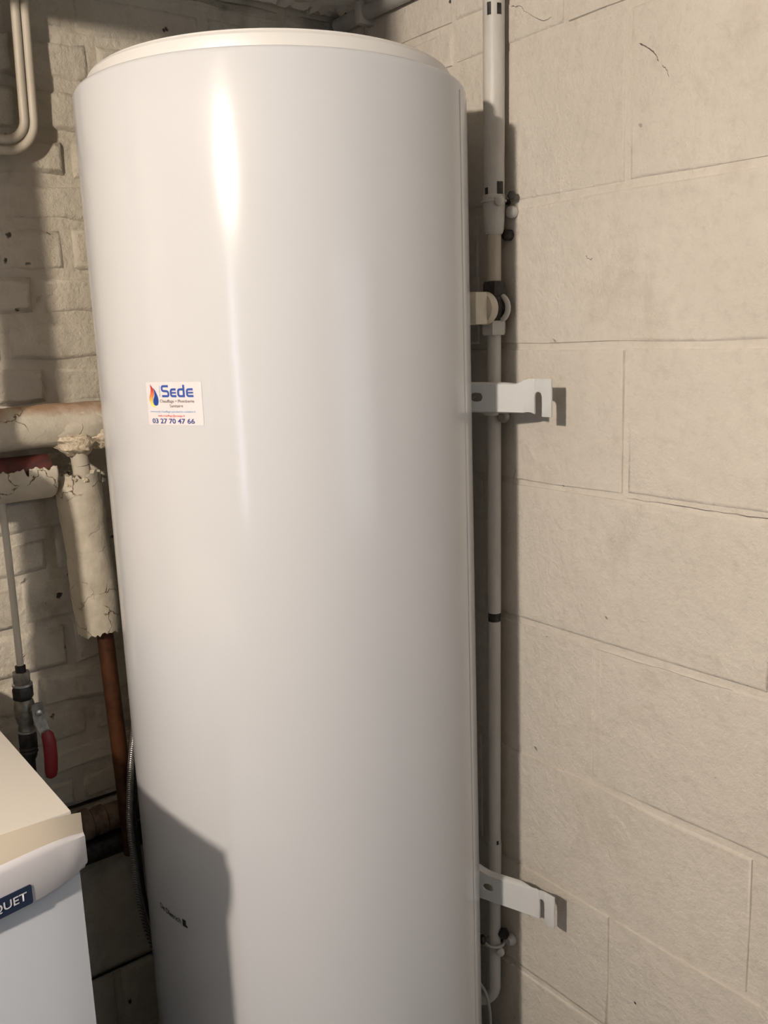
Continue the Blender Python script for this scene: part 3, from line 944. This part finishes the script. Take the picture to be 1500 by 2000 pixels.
# thin cable at the foot of the tank
bm = bmesh.new()
tube(bm, spline([(0.946, 1.064, 0.150), (0.948, 1.044, 0.115), (0.951, 1.030, 0.091), (0.9555, 1.018, 0.074), (0.955, 1.008, 0.052), (0.953, 1.003, 0.028), (0.952, 1.003, -0.02), (0.953, 1.004, -0.077)], 6), 0.0028, 12)
tag(put('cable', bm, 'cable', None), 'thin pale grey cable dropping beside the bottom bend of the wall pipe', 'cable')

# grey conduit in the angle of ceiling and right wall
con = thing('conduit', 'grey conduit running along the top of the right wall under the ceiling', 'conduit', (0.985, 1.0, 1.71))
put('conduit_pipe', tube(bmesh.new(), [(0.986, 1.03 + 0.35 * i / 20, 1.716 + 0.002 * nz(i, 3, 1)) for i in range(21)], 0.0125, 16), 'conduit', con)
for yy in (1.303, 1.06):
    bm = bmesh.new()
    bx(bm, (0.970, yy - 0.008, 1.697), (XR + 0.001, yy + 0.008, 1.7335), 0.004)
    put('conduit_clip', bm, 'pipe_white', con)

# ------------------------------------------------------------------ lagged heating pipes on the back wall
def lag_tube(pts, r, seg, amp, ragged, seed, r_in=None, n=None):
    """rough plaster tube; ragged = (amount at start, amount at end) along the axis; hollow when r_in"""
    P = [Vector(p) for p in pts]
    bm = bmesh.new()
    m = len(P)
    d = (P[-1] - P[0]).normalized(); u, w = frame(d)
    def make(rad, inner):
        rings = []
        for i in range(m):
            ring = []
            for k in range(seg):
                a = 2 * PI * k / seg
                rr = (rad[i] if isinstance(rad, list) else rad) * (1 + (amp * nz(i * 0.35, math.cos(a) * 1.8, math.sin(a) * 1.8, 1.0, seed) if not inner else 0))
                sh = 0.0
                ed = min(i, m - 1 - i)
                if ed < 2:
                    q = ragged[0] if i < m / 2 else -ragged[1]
                    sh = q * (0.75 * nz(math.cos(a) * 2.2, math.sin(a) * 2.2, i * 0.01, 1.0, seed + 3) + 0.6 * nz(math.cos(a) * 6, math.sin(a) * 6, 0, 1.0, seed + 9)) * (1 if ed == 0 else 0.5)
                ring.append(bm.verts.new(P[i] + d * sh + (u * math.cos(a) + w * math.sin(a)) * rr))
            rings.append(ring)
        for i in range(m - 1):
            for k in range(seg):
                bm.faces.new((rings[i][k], rings[i][(k + 1) % seg], rings[i + 1][(k + 1) % seg], rings[i + 1][k]))
        return rings
    o = make(r, False)
    if r_in:
        q = make(r_in, True)
        for e in (0, -1):
            for k in range(seg):
                bm.faces.new((o[e][k], o[e][(k + 1) % seg], q[e][(k + 1) % seg], q[e][k]))
    else:
        bm.faces.new(o[0]); bm.faces.new(o[-1])
    return bm

YP = 1.325
flow = thing('lagged_flow_pipe', 'upper horizontal heating pipe in stained cream plaster lagging on brick wall', 'pipe', (0.2, YP, 1.085))
n = 70
put('lagging', lag_tube([(-0.30 + 0.800 * i / n, YP, 1.0855 + 0.003 * nz(i * 0.1, 1, 1)) for i in range(n + 1)], 0.0305, 36, 0.05, (0.004, 0.006), 1.7), 'lagging_stained', flow)
# lump of broken plaster round the tee, with the ragged lower lip
def lump(c, rx, ry, rz, seed, amp=0.25, seg=20, rings=14):
    bm = bmesh.new()
    bmesh.ops.create_uvsphere(bm, u_segments=seg, v_segments=rings, radius=1.0)
    for v in bm.verts:
        p = v.co.copy()
        k = 1 + amp * nz(p.x, p.y, p.z, 2.0, seed) + amp * 0.5 * nz(p.x, p.y, p.z, 6.0, seed)
        v.co = Vector((c[0] + p.x * rx * k, c[1] + p.y * ry * k, c[2] + p.z * rz * k))
    return bm
put('broken_lagging', lump((0.442, YP - 0.012, 1.060), 0.029, 0.026, 0.020, 3.1, 0.3), 'crumbs', flow)
put('broken_lagging', lump((0.478, YP - 0.006, 1.066), 0.022, 0.030, 0.018, 8.1, 0.32), 'crumbs', flow)
put('broken_lagging', lump((0.452, YP - 0.018, 1.082), 0.045, 0.017, 0.022, 5.7, 0.2), 'lagging', flow)
put('bare_tee', tube(bmesh.new(), [(0.4415, YP - 0.012, 1.065), (0.4455, YP - 0.013, 1.042), (0.4475, YP - 0.012, 1.027)], [0.0125, 0.0125, 0.0125], 20), 'pipe_cream', flow)

ret = thing('lagged_return_pipe', 'lower horizontal rust red iron pipe half covered in cracked cream lagging', 'pipe', (0.2, YP, 1.017))
put('iron_pipe', tube(bmesh.new(), [(-0.30 + 0.705 * i / 10, YP + 0.004, 1.019) for i in range(11)], 0.0275, 28), 'iron_red', ret)
bm = bmesh.new()
seg, n = 22, 260
g = []
for i in range(n + 1):
    x = -0.30 + 0.708 * i / n
    a0 = 0.36 + 0.36 * nz(x * 34, 1, 2) + 0.20 * nz(x * 130, 3, 1)      # upper ragged edge, angle above horizontal front
    # a deep crack in the shell
    dx = abs(x - 0.366)
    if dx < 0.005:
        a0 -= 0.75 * (1 - dx / 0.005) ** 1.5
    row = []
    for k in range(seg + 1):
        a = a0 - (a0 + 2.3) * k / seg          # from upper front, under the pipe
        rr = 0.0325 * (1 + 0.03 * nz(x * 12, a, 4))
        sh = -0.012 * max(0, -math.sin(a)) if i == n else 0
        row.append(bm.verts.new((x + sh, YP - rr * math.cos(a) + 0.002, 1.018 + rr * math.sin(a))))
    g.append(row)
for i in range(n):
    for k in range(seg):
        bm.faces.new((g[i][k], g[i + 1][k], g[i + 1][k + 1], g[i][k + 1]))
o = put('lagging', bm, 'lagging', ret)
sm = o.modifiers.new('thick', 'SOLIDIFY'); sm.thickness = 0.004; sm.offset = 0
put('end_plug', lump((0.398, YP, 1.013), 0.012, 0.027, 0.026, 2.4, 0.1), 'lagging', ret)

drop_ = thing('lagged_drop_pipe', 'vertical brown copper pipe in thick cream plaster lagging beside the white tank', 'pipe', (0.465, YP, 0.392))
n = 54
P_ = [(0.4445 + 0.0105 * i / n, YP, 1.012 - 0.240 * i / n) for i in range(n + 1)]
put('lagging', lag_tube(P_, [0.0325 + 0.0008 * math.sin(i * 0.2) for i in range(n + 1)], 56, 0.035, (0.012, 0.009), 6.3, 0.0245), 'lagging', drop_)
bm = bmesh.new()
for k in range(60):
    a = random.uniform(0, 2 * PI); rr = random.uniform(0.020, 0.034)
    p = Vector((0.445 + rr * math.cos(a), YP + rr * math.sin(a), 1.008 + 0.010 * nz(math.cos(a) * 2, math.sin(a) * 2, 1) + random.uniform(-0.012, 0.004)))
    r = bmesh.ops.create_icosphere(bm, subdivisions=1, radius=random.uniform(0.0016, 0.0042))
    for v in r['verts']:
        v.co = v.co * random.uniform(0.7, 1.3) + p
o = put('plaster_crumbs', bm, 'crumbs', drop_, False)
o['kind'] = 'stuff'
put('bare_stub', tube(bmesh.new(), [(0.4476, YP - 0.012, 1.0265), (0.4490, YP - 0.010, 1.005), (0.4500, YP - 0.006, 0.985)], 0.0127, 20), 'pipe_cream', drop_)['label'] = 'pale bare stub of pipe'
put('copper_pipe', tube(bmesh.new(), [(0.4475, YP, 0.985), (0.4625, YP, 0.77), (0.4680, YP, 0.55), (0.4705, YP, 0.44), (0.4710, YP, 0.392)], 0.0125, 24), 'copper_old', drop_)

# low brown pipe with couplings behind the boiler
low = thing('brown_pipe', 'low brown iron pipe with a coupling coming out behind the white boiler', 'pipe', (0.35, 1.352, 0.447))
put('pipe', tube(bmesh.new(), [(0.10 + 0.42 * i / 10, 1.362, 0.446) for i in range(11)], 0.0205, 24), 'rust', low)
put('coupling', lathe(bmesh.new(), (0.405, 1.362, 0.446), (1, 0, 0), [(0, 0.022), (0.002, 0.0245), (0.016, 0.0245), (0.018, 0.022)], 24), 'rust', low)
put('coupling', lathe(bmesh.new(), (0.432, 1.362, 0.446), (1, 0, 0), [(0, 0.0215), (0.002, 0.0232), (0.012, 0.0232), (0.014, 0.0215)], 24), 'rust', low)
low2 = put('under_pipe_shade', tube(bmesh.new(), [(0.10 + 0.42 * i / 10, 1.362, 0.398) for i in range(11)], 0.019, 20), 'black', None)  # black bar stands in for the shade below the brown pipe
tag(low2, 'black bar standing in for the shade right under the low brown pipe', 'pipe')

# two small painted copper pipes top left
for nm, x, zc, lab in (('copper_pipe', 0.4340, 1.4765, 'cream painted thin copper pipe with a bend, the inner of two'),
                       ('copper_pipe', 0.4468, 1.4625, 'cream painted thin copper pipe with a bend, the outer of two')):
    rad = 0.030 if x < 0.44 else 0.043
    pts = [(x + 0.003, 1.362, CEIL), (x + 0.003, 1.362, 1.66)] + [Vector(p) for p in arc((x + 0.002, 1.360, 1.66), (x - 0.002, 1.360, zc), (0.0, 1.360, zc - 0.002), rad, 12)] + [(0.34, 1.360, zc - 0.001), (0.30, 1.360, zc - 0.002)]
    tag(put(nm, tube(bmesh.new(), pts, 0.0060, 16), 'pipe_cream', None), lab, 'pipe')

# far left: thin pipe with compression fittings and a red lever valve
tp = thing('lever_valve_pipe', 'thin cream vertical pipe ending in a ball valve with red lever', 'pipe', (0.337, 1.335, 0.55))
put('pipe', tube(bmesh.new(), [(0.3385, 1.335, 0.986), (0.3385, 1.335, 0.87), (0.3372, 1.335, 0.735)], 0.0050, 16), 'pipe_cream', tp)
ax = (-0.02, 0, -1)
put('pipe_nut', lathe(bmesh.new(), (0.3370, 1.335, 0.742), ax, [(0, 0.0055), (0.001, 0.0075), (0.010, 0.0075), (0.011, 0.006)], 16), 'black', tp)
put('compression_nut', hexnut(bmesh.new(), (0.3370, 1.335, 0.732), ax, 0.017, 0.0135, 0.2), 'brass_grey', tp)
put('union_ring', lathe(bmesh.new(), (0.3368, 1.335, 0.715), ax, [(0, 0.012), (0.001, 0.0145), (0.004, 0.0145), (0.005, 0.012)], 20), 'steel', tp)
put('compression_nut', hexnut(bmesh.new(), (0.3367, 1.335, 0.710), ax, 0.020, 0.0150, 0.5), 'black', tp)
body = put('valve_body', lathe(bmesh.new(), (0.3365, 1.335, 0.690), ax, [(0, 0.011), (0.004, 0.0135), (0.012, 0.0150), (0.024, 0.0150), (0.034, 0.0130), (0.040, 0.0105), (0.048, 0.0120)], 24), 'brass_grey', tp)
put('union_ring', lathe(bmesh.new(), (0.3360, 1.335, 0.642), ax, [(0, 0.0115), (0.001, 0.0135), (0.003, 0.0135), (0.004, 0.0115)], 20), 'steel', tp)
put('compression_nut', hexnut(bmesh.new(), (0.3359, 1.335, 0.638), ax, 0.022, 0.0145, 0.2), 'black', tp)
put('hose_tail', lathe(bmesh.new(), (0.3355, 1.335, 0.616), ax, [(0, 0.012), (0.003, 0.0135), (0.006, 0.012), (0.009, 0.0135), (0.012, 0.012), (0.018, 0.0105), (0.022, 0.008), (0.20, 0.006)], 20), 'black', tp)
put('valve_stem', tube(bmesh.new(), [(0.3395, 1.330, 0.674), (0.350, 1.312, 0.674)], 0.0058, 14), 'brass_grey', body)
# lever: steel flat from the stem, cranked down into a red grip
def flat_bar(pts, w, t):
    bm = bmesh.new(); prev = None
    for (x, y, z, ww) in pts:
        cur = [bm.verts.new((x + sx * ww, y + sy * t, z)) for sx, sy in ((-1, -1), (1, -1), (1, 1), (-1, 1))]
        if prev:
            for k in range(4):
                bm.faces.new((prev[k], prev[(k + 1) % 4], cur[(k + 1) % 4], cur[k]))
        else:
            bm.faces.new(cur)
        prev = cur
    bm.faces.new(prev[::-1])
    return bm
lever = put('lever', flat_bar([(0.3475, 1.309, 0.688, 0.0075), (0.3475, 1.309, 0.682, 0.0085), (0.3480, 1.309, 0.664, 0.0085), (0.3500, 1.306, 0.652, 0.0080), (0.3530, 1.301, 0.640, 0.0075), (0.3545, 1.298, 0.630, 0.0070)], 1, 0.0012), 'brass_grey', body)
put('lever_screw', lathe(bmesh.new(), (0.3478, 1.308, 0.674), (0, -1, 0), [(0, 0.0045), (0.003, 0.0045), (0.004, 0.003)], 10), 'steel', lever)
bm = tube(bmesh.new(), [(0.3525, 1.3005, 0.645), (0.3540, 1.2985, 0.640), (0.3555, 1.297, 0.628), (0.3550, 1.296, 0.605), (0.3535, 1.296, 0.585), (0.3530, 1.296, 0.576), (0.3528, 1.296, 0.573)], [0.006, 0.0088, 0.0098, 0.0098, 0.0095, 0.0075, 0.003], 20)
for v in bm.verts:
    v.co.y = 1.297 + (v.co.y - 1.297) * 0.55
put('lever_grip', bm, 'lever_red', lever)

# braided hose and black cable hanging beside the tank
hp = [(0.520, 1.345, 0.72), (0.498, 1.315, 0.665), (0.4786, 1.2836, 0.615), (0.466, 1.279, 0.558), (0.4535, 1.270, 0.4806), (0.4535, 1.268, 0.412), (0.459, 1.275, 0.326), (0.486, 1.308, 0.222), (0.52, 1.34, 0.14)]
tag(put('braided_hose', tube(bmesh.new(), spline(hp, 8), 0.0052, 18), 'braid', None), 'braided steel flexible hose hanging down close to the left side of the tank', 'hose')
hp2 = [(x + 0.0125, y + 0.010, z) for x, y, z in hp]
tag(put('black_cable', tube(bmesh.new(), spline(hp2, 8), 0.0034, 12), 'black_rubber', None), 'thin black cable running down between the braided hose and the tank', 'cable')

# ------------------------------------------------------------------ boiler
boil = thing('boiler', 'white floor standing boiler with a cream lid and dark name badge at lower left', 'boiler', (-0.05, 1.07, FLOOR))
X0, X1, YF, YBK = -0.35, 0.2437, 0.832, 1.325
put('casing', box((X0, YF, FLOOR + 0.03), (X1, YBK, 0.745), 0.004), 'boiler_front', boil, True, 0, 0.5)
put('lid', box((X0, YF + 0.001, 0.742), (0.2412, YBK, 0.7582), 0.0015), 'boiler_top', boil, True, 0, 0.5)
for sx in (-1, 1):
    for sy in (0, 1):
        c = (-0.05 + sx * 0.25, 0.90 + 0.36 * sy, FLOOR)
        put('foot', lathe(bmesh.new(), c, (0, 0, 1), [(0, 0.016), (0.02, 0.016), (0.034, 0.010)], 16), 'black_rubber', boil)
def f_y(x, d=0.0):
    return 0.822 - 0.036 * (1 - ((x + 0.0532) / 0.303) ** 2) + d
def fascia_parts():
    xs = [-0.3565 + 0.6065 * i / 40 for i in range(41)]
    bm = bmesh.new(); bs = bmesh.new()
    prev = None; prs = None
    for i, x in enumerate(xs):
        e = min(i, 40 - i); rr = [0.0095, 0.0045, 0.0018, 0.0006, 0, 0][min(e, 5)] if e < 5 else 0
        yf = f_y(x)
        prof = [(YF + 0.0005, 0.690 + rr * 0.2), (yf + 0.006, 0.690 + rr), (yf + 0.002, 0.6912 + rr), (yf, 0.6945 + rr), (yf, 0.735 - rr * 0.4), (yf + 0.0012, 0.7398 - rr), (yf + 0.004, 0.7425 - rr)]
        cur = [bm.verts.new((x, y + rr * 0.6, z)) for y, z in prof]
        if prev:
            for k in range(len(prof) - 1):
                bm.faces.new((prev[k], cur[k], cur[k + 1], prev[k + 1]))
        else:
            bm.faces.new([bm.verts.new(v.co) for v in cur] + [bm.verts.new((x, YF + 0.0005, 0.742))])
        prev = cur
        p2 = [(yf + 0.0036 + rr * 0.6, 0.7422 - rr), (yf + 0.006 + rr * 0.5, 0.7440 - rr), (YF + 0.0009, 0.7580 - rr * 0.5), (YF + 0.0009, 0.742 - rr * 0.5)]
        c2 = [bs.verts.new((x, y, z)) for y, z in p2]
        if prs:
            for k in range(3):
                bs.faces.new((prs[k], c2[k], c2[k + 1], prs[k + 1]))
        else:
            bs.faces.new(c2)
        prs = c2
    bm.faces.new(prev + [bm.verts.new((xs[-1], YF + 0.0005, 0.742))])
    bs.faces.new(prs[::-1])
    return bm, bs
bm, bs = fascia_parts()
fas = put('fascia', bm, 'boiler_fascia', boil, True, 0, 0.9)
put('fascia_edge', bs, 'boiler_strip', fas, True, 0, 0.5)['label'] = 'beige sloping top edge of the fascia'
bm = bmesh.new()
prev = None
for i in range(41):
    x = X0 + 0.001 + (X1 - X0 - 0.002) * i / 40
    e = min(i, 40 - i); rr = (0.002, 0.0006, 0, 0, 0)[min(e, 4)]
    y = min(f_y(x, 0.0095) + rr, YF + 0.001)
    cur = [bm.verts.new((x, YF + 0.002, FLOOR + 0.06)), bm.verts.new((x, y, FLOOR + 0.062)), bm.verts.new((x, y, 0.6915)), bm.verts.new((x, YF + 0.002, 0.693))]
    if prev:
        for k in range(4):
            bm.faces.new((prev[k], cur[k], cur[(k + 1) % 4], prev[(k + 1) % 4]))
    else:
        bm.faces.new(cur)
    prev = cur
bm.faces.new(prev[::-1])
put('front_panel', bm, 'boiler_front', boil, True, 0, 0.9)
bxa, bxb, bza, bzb = 0.1275, 0.1912, 0.6945, 0.7135
def bd_pt(u, v, off):
    x = bxa + (bxb - bxa) * u / 100
    return Vector((x, f_y(x) - off, bza + (bzb - bza) * v / 20))
bm = bmesh.new()
pts = rnd_path([(50, 0), (100, 0), (100, 20), (0, 20), (0, 0), (50, 0)], 3.0)[:-1]
fill_poly(bm, pts, 0.0012, bd_pt)
r_ = bmesh.ops.extrude_face_region(bm, geom=bm.faces[:])
for e in r_['geom']:
    if isinstance(e, bmesh.types.BMVert):
        e.co.y += 0.003
badge = put('name_badge', bm, 'badge', fas, False)
badge['label'] = 'dark navy name badge with pale lettering'
print_text('badge_lettering', 'FRISQUET', 8, 92, 5.0, 15.2, 'badge_text', 0.0016, badge, bd_pt, offset=0.012)

# unseen riser, added above the boiler to cast the shadow band on the brickwork
rs = thing('shade_riser', 'unseen dark pipe added between boiler lid and ceiling to shade the brickwork', 'pipe', (0.20, 1.165, 0.7585))
def on_az(az, dist, z):
    a = az * D2R
    return Vector((-0.78 + dist * math.sin(a), 0.166 + dist * math.cos(a), z))
RD = 1.40
put('shade_riser_pipe', tube(bmesh.new(), [on_az(44.28, RD, 1.06), on_az(44.28, RD, CEIL + 0.0)], 0.0245, 24), 'rust', rs)
put('shade_riser_body', lathe(bmesh.new(), on_az(45.0, RD, 0.758), (0, 0, 1), [(0, 0.03), (0.01, 0.044), (0.30, 0.044), (0.325, 0.042), (0.345, 0.026)], 28), 'rust', rs)  # wider lower part, added to widen the cast shadow

# ------------------------------------------------------------------ unseen joist and box added to shade the walls; ceiling lamp
tag(put('shade_joist', box((0.13, 0.755, 1.652), (0.20, YB, CEIL), 0.003), 'wood_joist', None), 'unseen short joist added under the ceiling to shade the wall tops', 'joist')
jb = thing('shade_box', 'unseen box added under the end of the joist to shade the wall corner', 'shade caster', (0.19, 0.92, 1.6))
put('box_body', box((0.16, 0.762, 1.60), (0.215, 0.93, 1.653), 0.006), 'lamp_white', jb)
put('box_lid', box((0.163, 0.766, 1.595), (0.212, 0.926, 1.601), 0.003), 'lamp_white', jb)
LX, LY, LZ = -0.78, 0.166, 1.66
lamp = thing('ceiling_lamp', 'warm bulb close to the ceiling, under an added black disc that blocks upward light', 'lamp', (LX, LY, CEIL))
put('lamp_holder', lathe(bmesh.new(), (LX, LY, CEIL + 0.001), (0, 0, -1), [(0, 0.045), (0.010, 0.045), (0.016, 0.030), (0.045, 0.022), (0.047, 0.018)], 28), 'lamp_white', lamp)
put('bounce_disc', lathe(bmesh.new(), (LX, LY, CEIL - 0.020), (0, 0, -1), [(-0.004, 0.02), (0.004, 0.10), (0.010, 0.17), (0.012, 0.17), (0.006, 0.10), (0.0, 0.02)], 48), 'black_rubber', lamp)  # disc added to keep the bulb's light off the ceiling
bm = lathe(bmesh.new(), (LX, LY, LZ + 0.034), (0, 0, -1), [(0, 0.012), (0.008, 0.016), (0.018, 0.026), (0.034, 0.0325), (0.050, 0.027), (0.060, 0.016), (0.0655, 0.001)], 28)
put('bulb', bm, emitter('bulb_glow', BULB_COLOR, BULB_STRENGTH), lamp)

# unseen door ajar, added with its lit gap for the streak on the tank
door = struct(put('added_door', box((-2.099, -0.455, FLOOR), (-2.065, -0.02, 1.60), 0.004), 'wood', None))
put('door_handle', tube(bmesh.new(), [(-2.066, -0.44, 0.62), (-2.03, -0.44, 0.62), (-2.03, -0.34, 0.62)], 0.008, 12), 'steel', door)
